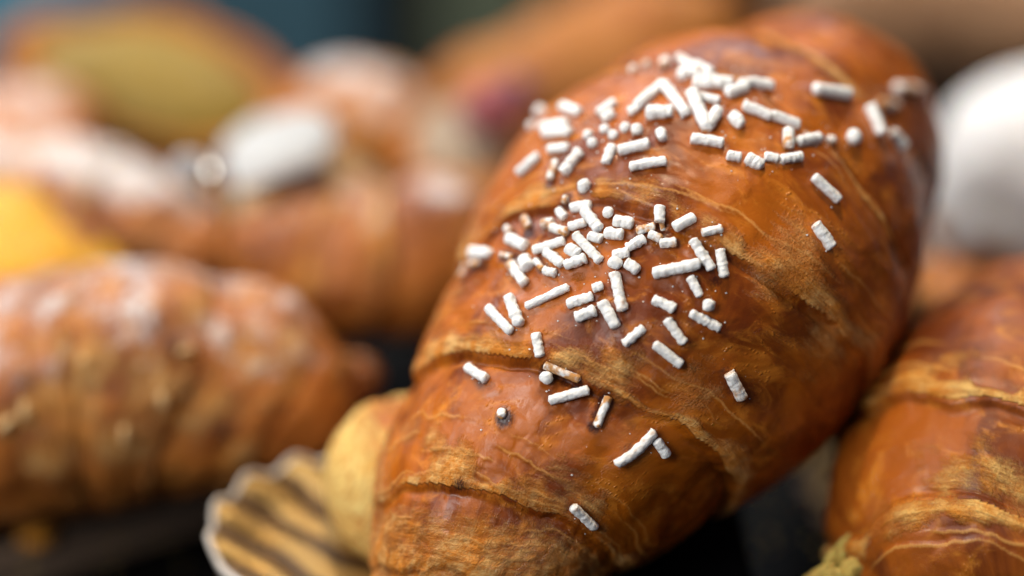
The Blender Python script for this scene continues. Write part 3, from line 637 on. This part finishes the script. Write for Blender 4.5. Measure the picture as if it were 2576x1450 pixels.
# ---- open danish with custard
dn = empty('custard_danish', on_plane(400, 330, 0), 'large open danish with a dull yellow custard centre, farthest back at upper left', 'danish')
out = [(-430, -70), (-400, -165), (-200, -195), (-20, -210), (160, -150), (330, -30), (420, 90), (330, 200), (150, 230), (20, 205), (-180, 70), (-340, 10)]
patch('pastry_frame', 395, 225, .345, out, 10, M['crust_gold'], dn, 1.0, 3.5, 0.35, 2.0, lo=.9, hi=1.3, amount=.3)
patch('custard_filling', 390, 235, .345, out, 4, simple_material('danish_custard', (142, 116, 40), 0.5, 0.2, 20, 0.3, 0.001, (132, 112, 66)), dn, 0.74, 0.0, 0.35, 4.0, dome=3.0, push=4.5)

# ---- sugared bun and sugared roll
fb = empty('sugared_bun', on_plane(70, 480, 0), 'bun buried in bluish white icing sugar, at the left edge below the danish', 'bun')
blob('body', 10, 345, .318, 215, 100, 20, M['crust_dull'], fb, 0.06, 6.0, lo=-0.1, hi=0.8, amount=.5)
rg = Roll([(730, 300, .345, 90), (810, 290, .342, 130), (920, 300, .338, 150), (1000, 370, .332, 130), (1050, 450, .328, 80)], 160, 200, 33.0)
rg.seams([bow(rg, .4, 3), bow(rg, .7, 3)], 1, depths=[2, 2]); rg.relief(0.7, 0.1); rg.sugar(0.45, 1.0, 0.72)
gg = empty('sugared_roll', on_plane(920, 420, 0), 'short golden roll with lilac white icing sugar on top, behind the choux bun', 'roll')
rg.build('body', M['crust_gold'], gg)

# ---- background croissants at the top
rh = Roll([(1040, 300, .385, 50), (1180, 270, .38, 130), (1380, 220, .375, 175), (1580, 150, .37, 200), (1760, 90, .37, 160), (1900, 60, .37, 70)], 160, 200, 41.0)
rh.seams([bow(rh, .3, 4), bow(rh, .5, 4), bow(rh, .75, 4)], 1, depths=[2, 2, 2.0]); rh.relief(0.8, 0.1); rh.sugar(0.85, 1.2, 0.6)
hh = empty('croissant', on_plane(1450, 380, 0), 'large orange croissant blurred behind the top of the sprinkled croissant', 'croissant')
rh.build('body', M['crust_tan2'], hh)
ri = Roll([(1960, 40, .40, 90), (2120, 20, .40, 150), (2350, 0, .40, 180), (2600, 30, .395, 175), (2800, 60, .39, 120)], 160, 200, 47.0)
ri.seams([bow(ri, .3, 4), bow(ri, .6, 4)], 1); ri.relief(0.8, 0.1)
ii = empty('croissant', on_plane(2380, 180, 0), 'dull greyish brown croissant blurred in the top right corner', 'croissant')
ri.build('body', M['crust_tan'], ii)

# ---- berry tart
bt = empty('berry_tart', on_plane(1200, 560, 0), 'sugared cream tart topped with berries, blurred behind the sprinkled croissant', 'tart')
blob('pastry_shell', 1190, 430, .318, 200, 120, 22, M['crust_gold'], bt, 0.06, 7.0)
blob('cream', 1170, 360, .314, 130, 70, 14, simple_material('tart_cream', (150, 130, 108), 0.6, 0.1, 60), bt, 0.07, 8.0)
rasp = empty('raspberry', at(1240, 265, .315), 'pink raspberry on top of the blurred berry tart', 'raspberry')
blob('flesh', 1242, 270, .305, 84, 66, 6, simple_material('raspberry_flesh', (170, 92, 98), 0.5, 0.3, 400, 0.8, 0.001), rasp, 0.10, 9.0)
bl = tag(blob('blueberry', 1300, 225, .318, 40, 38, 4, simple_material('blueberry_skin', (70, 50, 96), 0.5, 0.2, 200), None, 0.02, 10.0), 'dark purple blueberry beside the pink raspberry', 'blueberry')

# ---- white sugared bun at the right in a paper case
wb = empty('sugared_bun', on_plane(2680, 860, 0.004), 'big round bun thick with white icing sugar, blurred at the right edge', 'bun')
blob('body', 2700, 490, .300, 365, 350, 25, M['crust_dull'], wb, 0.05, 11.0, lo=-0.5, hi=0.25, amount=.95)
def paper_case(px, py, d, r_top, r_bot, h, label):
    e = empty('paper_case', at(px, py, d) * [1, 1, 0], label, 'paper case'); c = at(px, py, d)
    m_ = 240; ph = np.linspace(0, 2 * math.pi, m_, endpoint=False); rows = []
    for t in list(np.linspace(0, 1, 12)) + list(np.linspace(1, 0, 12)):
        inner = len(rows) >= 12; R = r_bot + (r_top - r_bot) * t - (0.0006 if inner else 0); R = R + 0.0007 * np.cos(40 * ph) * t
        rows.append(np.stack([c[0] + R * np.cos(ph), c[1] + R * np.sin(ph), np.full(m_, c[2] - h * (1 - t))], 1))
    grid_mesh('pleated_wall', np.array(rows), simple_material('white_paper', (214, 220, 226), 0.7, 0.05, 60), e)
    return e
paper_case(2690, 578, .300, .0265, .020, .012, 'white pleated paper case holding the sugared bun at the right')
kb = tag(blob('pastry_piece', 2400, 765, .268, 105, 70, 12, M['crust_gold'], None, 0.08, 12.0), 'small golden pastry corner between the paper case and the right croissant', 'pastry piece')

verts, faces = [], []
for _ in range(70):
    px, py = (cr_.uniform(0, 700), cr_.uniform(1180, 1450)) if _ % 2 else (cr_.uniform(1650, 2080), cr_.uniform(1230, 1450))
    p = on_plane(px, py, 0.0003); sz = cr_.uniform(0.00015, 0.0006); k0 = len(verts)
    verts += (p + base8 * sz * cr_.uniform(0.4, 1.6, (6, 3)) * [1, 1, .5]).tolist(); faces += [(a + k0, b + k0, c + k0) for a, b, c in oct_]
me = bpy.data.meshes.new('pastry_crumbs'); me.from_pydata(verts, [], faces); me.materials.append(pale_mat)
tag(link(bpy.data.objects.new('pastry_crumbs', me)), 'fine pale pastry crumbs scattered over the black tray', 'crumbs', kind='stuff')

# ---- added metal pin and disc that imitate blurred highlights
chrome = NT('chrome'); chrome.b.inputs['Metallic'].default_value = 1.0; chrome.b.inputs['Roughness'].default_value = 0.12; chrome.b.inputs['Base Color'].default_value = (0.8, 0.76, 0.68, 1)
tp = empty('glint_stand_in', on_plane(520, 640, 0), 'small shiny metal pin added between the pastries to imitate blurred highlights', 'glint stand-in')
def rod(name, p, q, r0, r1, mat, parent, m=28):
    p, q = np.array(p, float), np.array(q, float); T = (q - p) / np.linalg.norm(q - p); a = np.cross(T, [0.3, 1, 0.1]); a /= np.linalg.norm(a); b = np.cross(T, a)
    ph = np.linspace(0, 2 * math.pi, m, endpoint=False); rows = []
    for t, R_ in ((0, .001), (0, .9), (0.03, 1), (0.5, None), (0.97, 1), (1, .9), (1, .001)):
        rad = (r0 + (r1 - r0) * t) * (R_ if R_ is not None else 1.0); rows.append(p + (q - p) * t + rad * (np.cos(ph)[:, None] * a + np.sin(ph)[:, None] * b))
    return grid_mesh(name, np.array(rows)[:, ::-1], mat, parent)
t0 = at(543, 412, .264); t1 = at(543, 486, .264)
rod('metal_head', t1, t0, 0.0015, 0.0024, chrome.m, tp)
rod('stem', np.array([t1[0], t1[1], 0.012]), t1, 0.0005, 0.0005, chrome.m, tp)
blob('glint_disc', 478, 426, .264, 50, 50, 1.0, simple_material('glint_disc_grey', (190, 196, 200), 0.2, 0.1, 60), tp, 0.02, 51.0, 40, 60)

# ---- crumb
cr = tag(blob('crumb', 95, 1338, proj(on_plane(95, 1345, 0.003))[2], 46, 32, 3.0, simple_material('crumb', (214, 140, 40), 0.7, 0.3, 300), None, 0.12, 13.0, 30, 40), 'small orange pastry crumb on the tray edge at lower left', 'crumb')
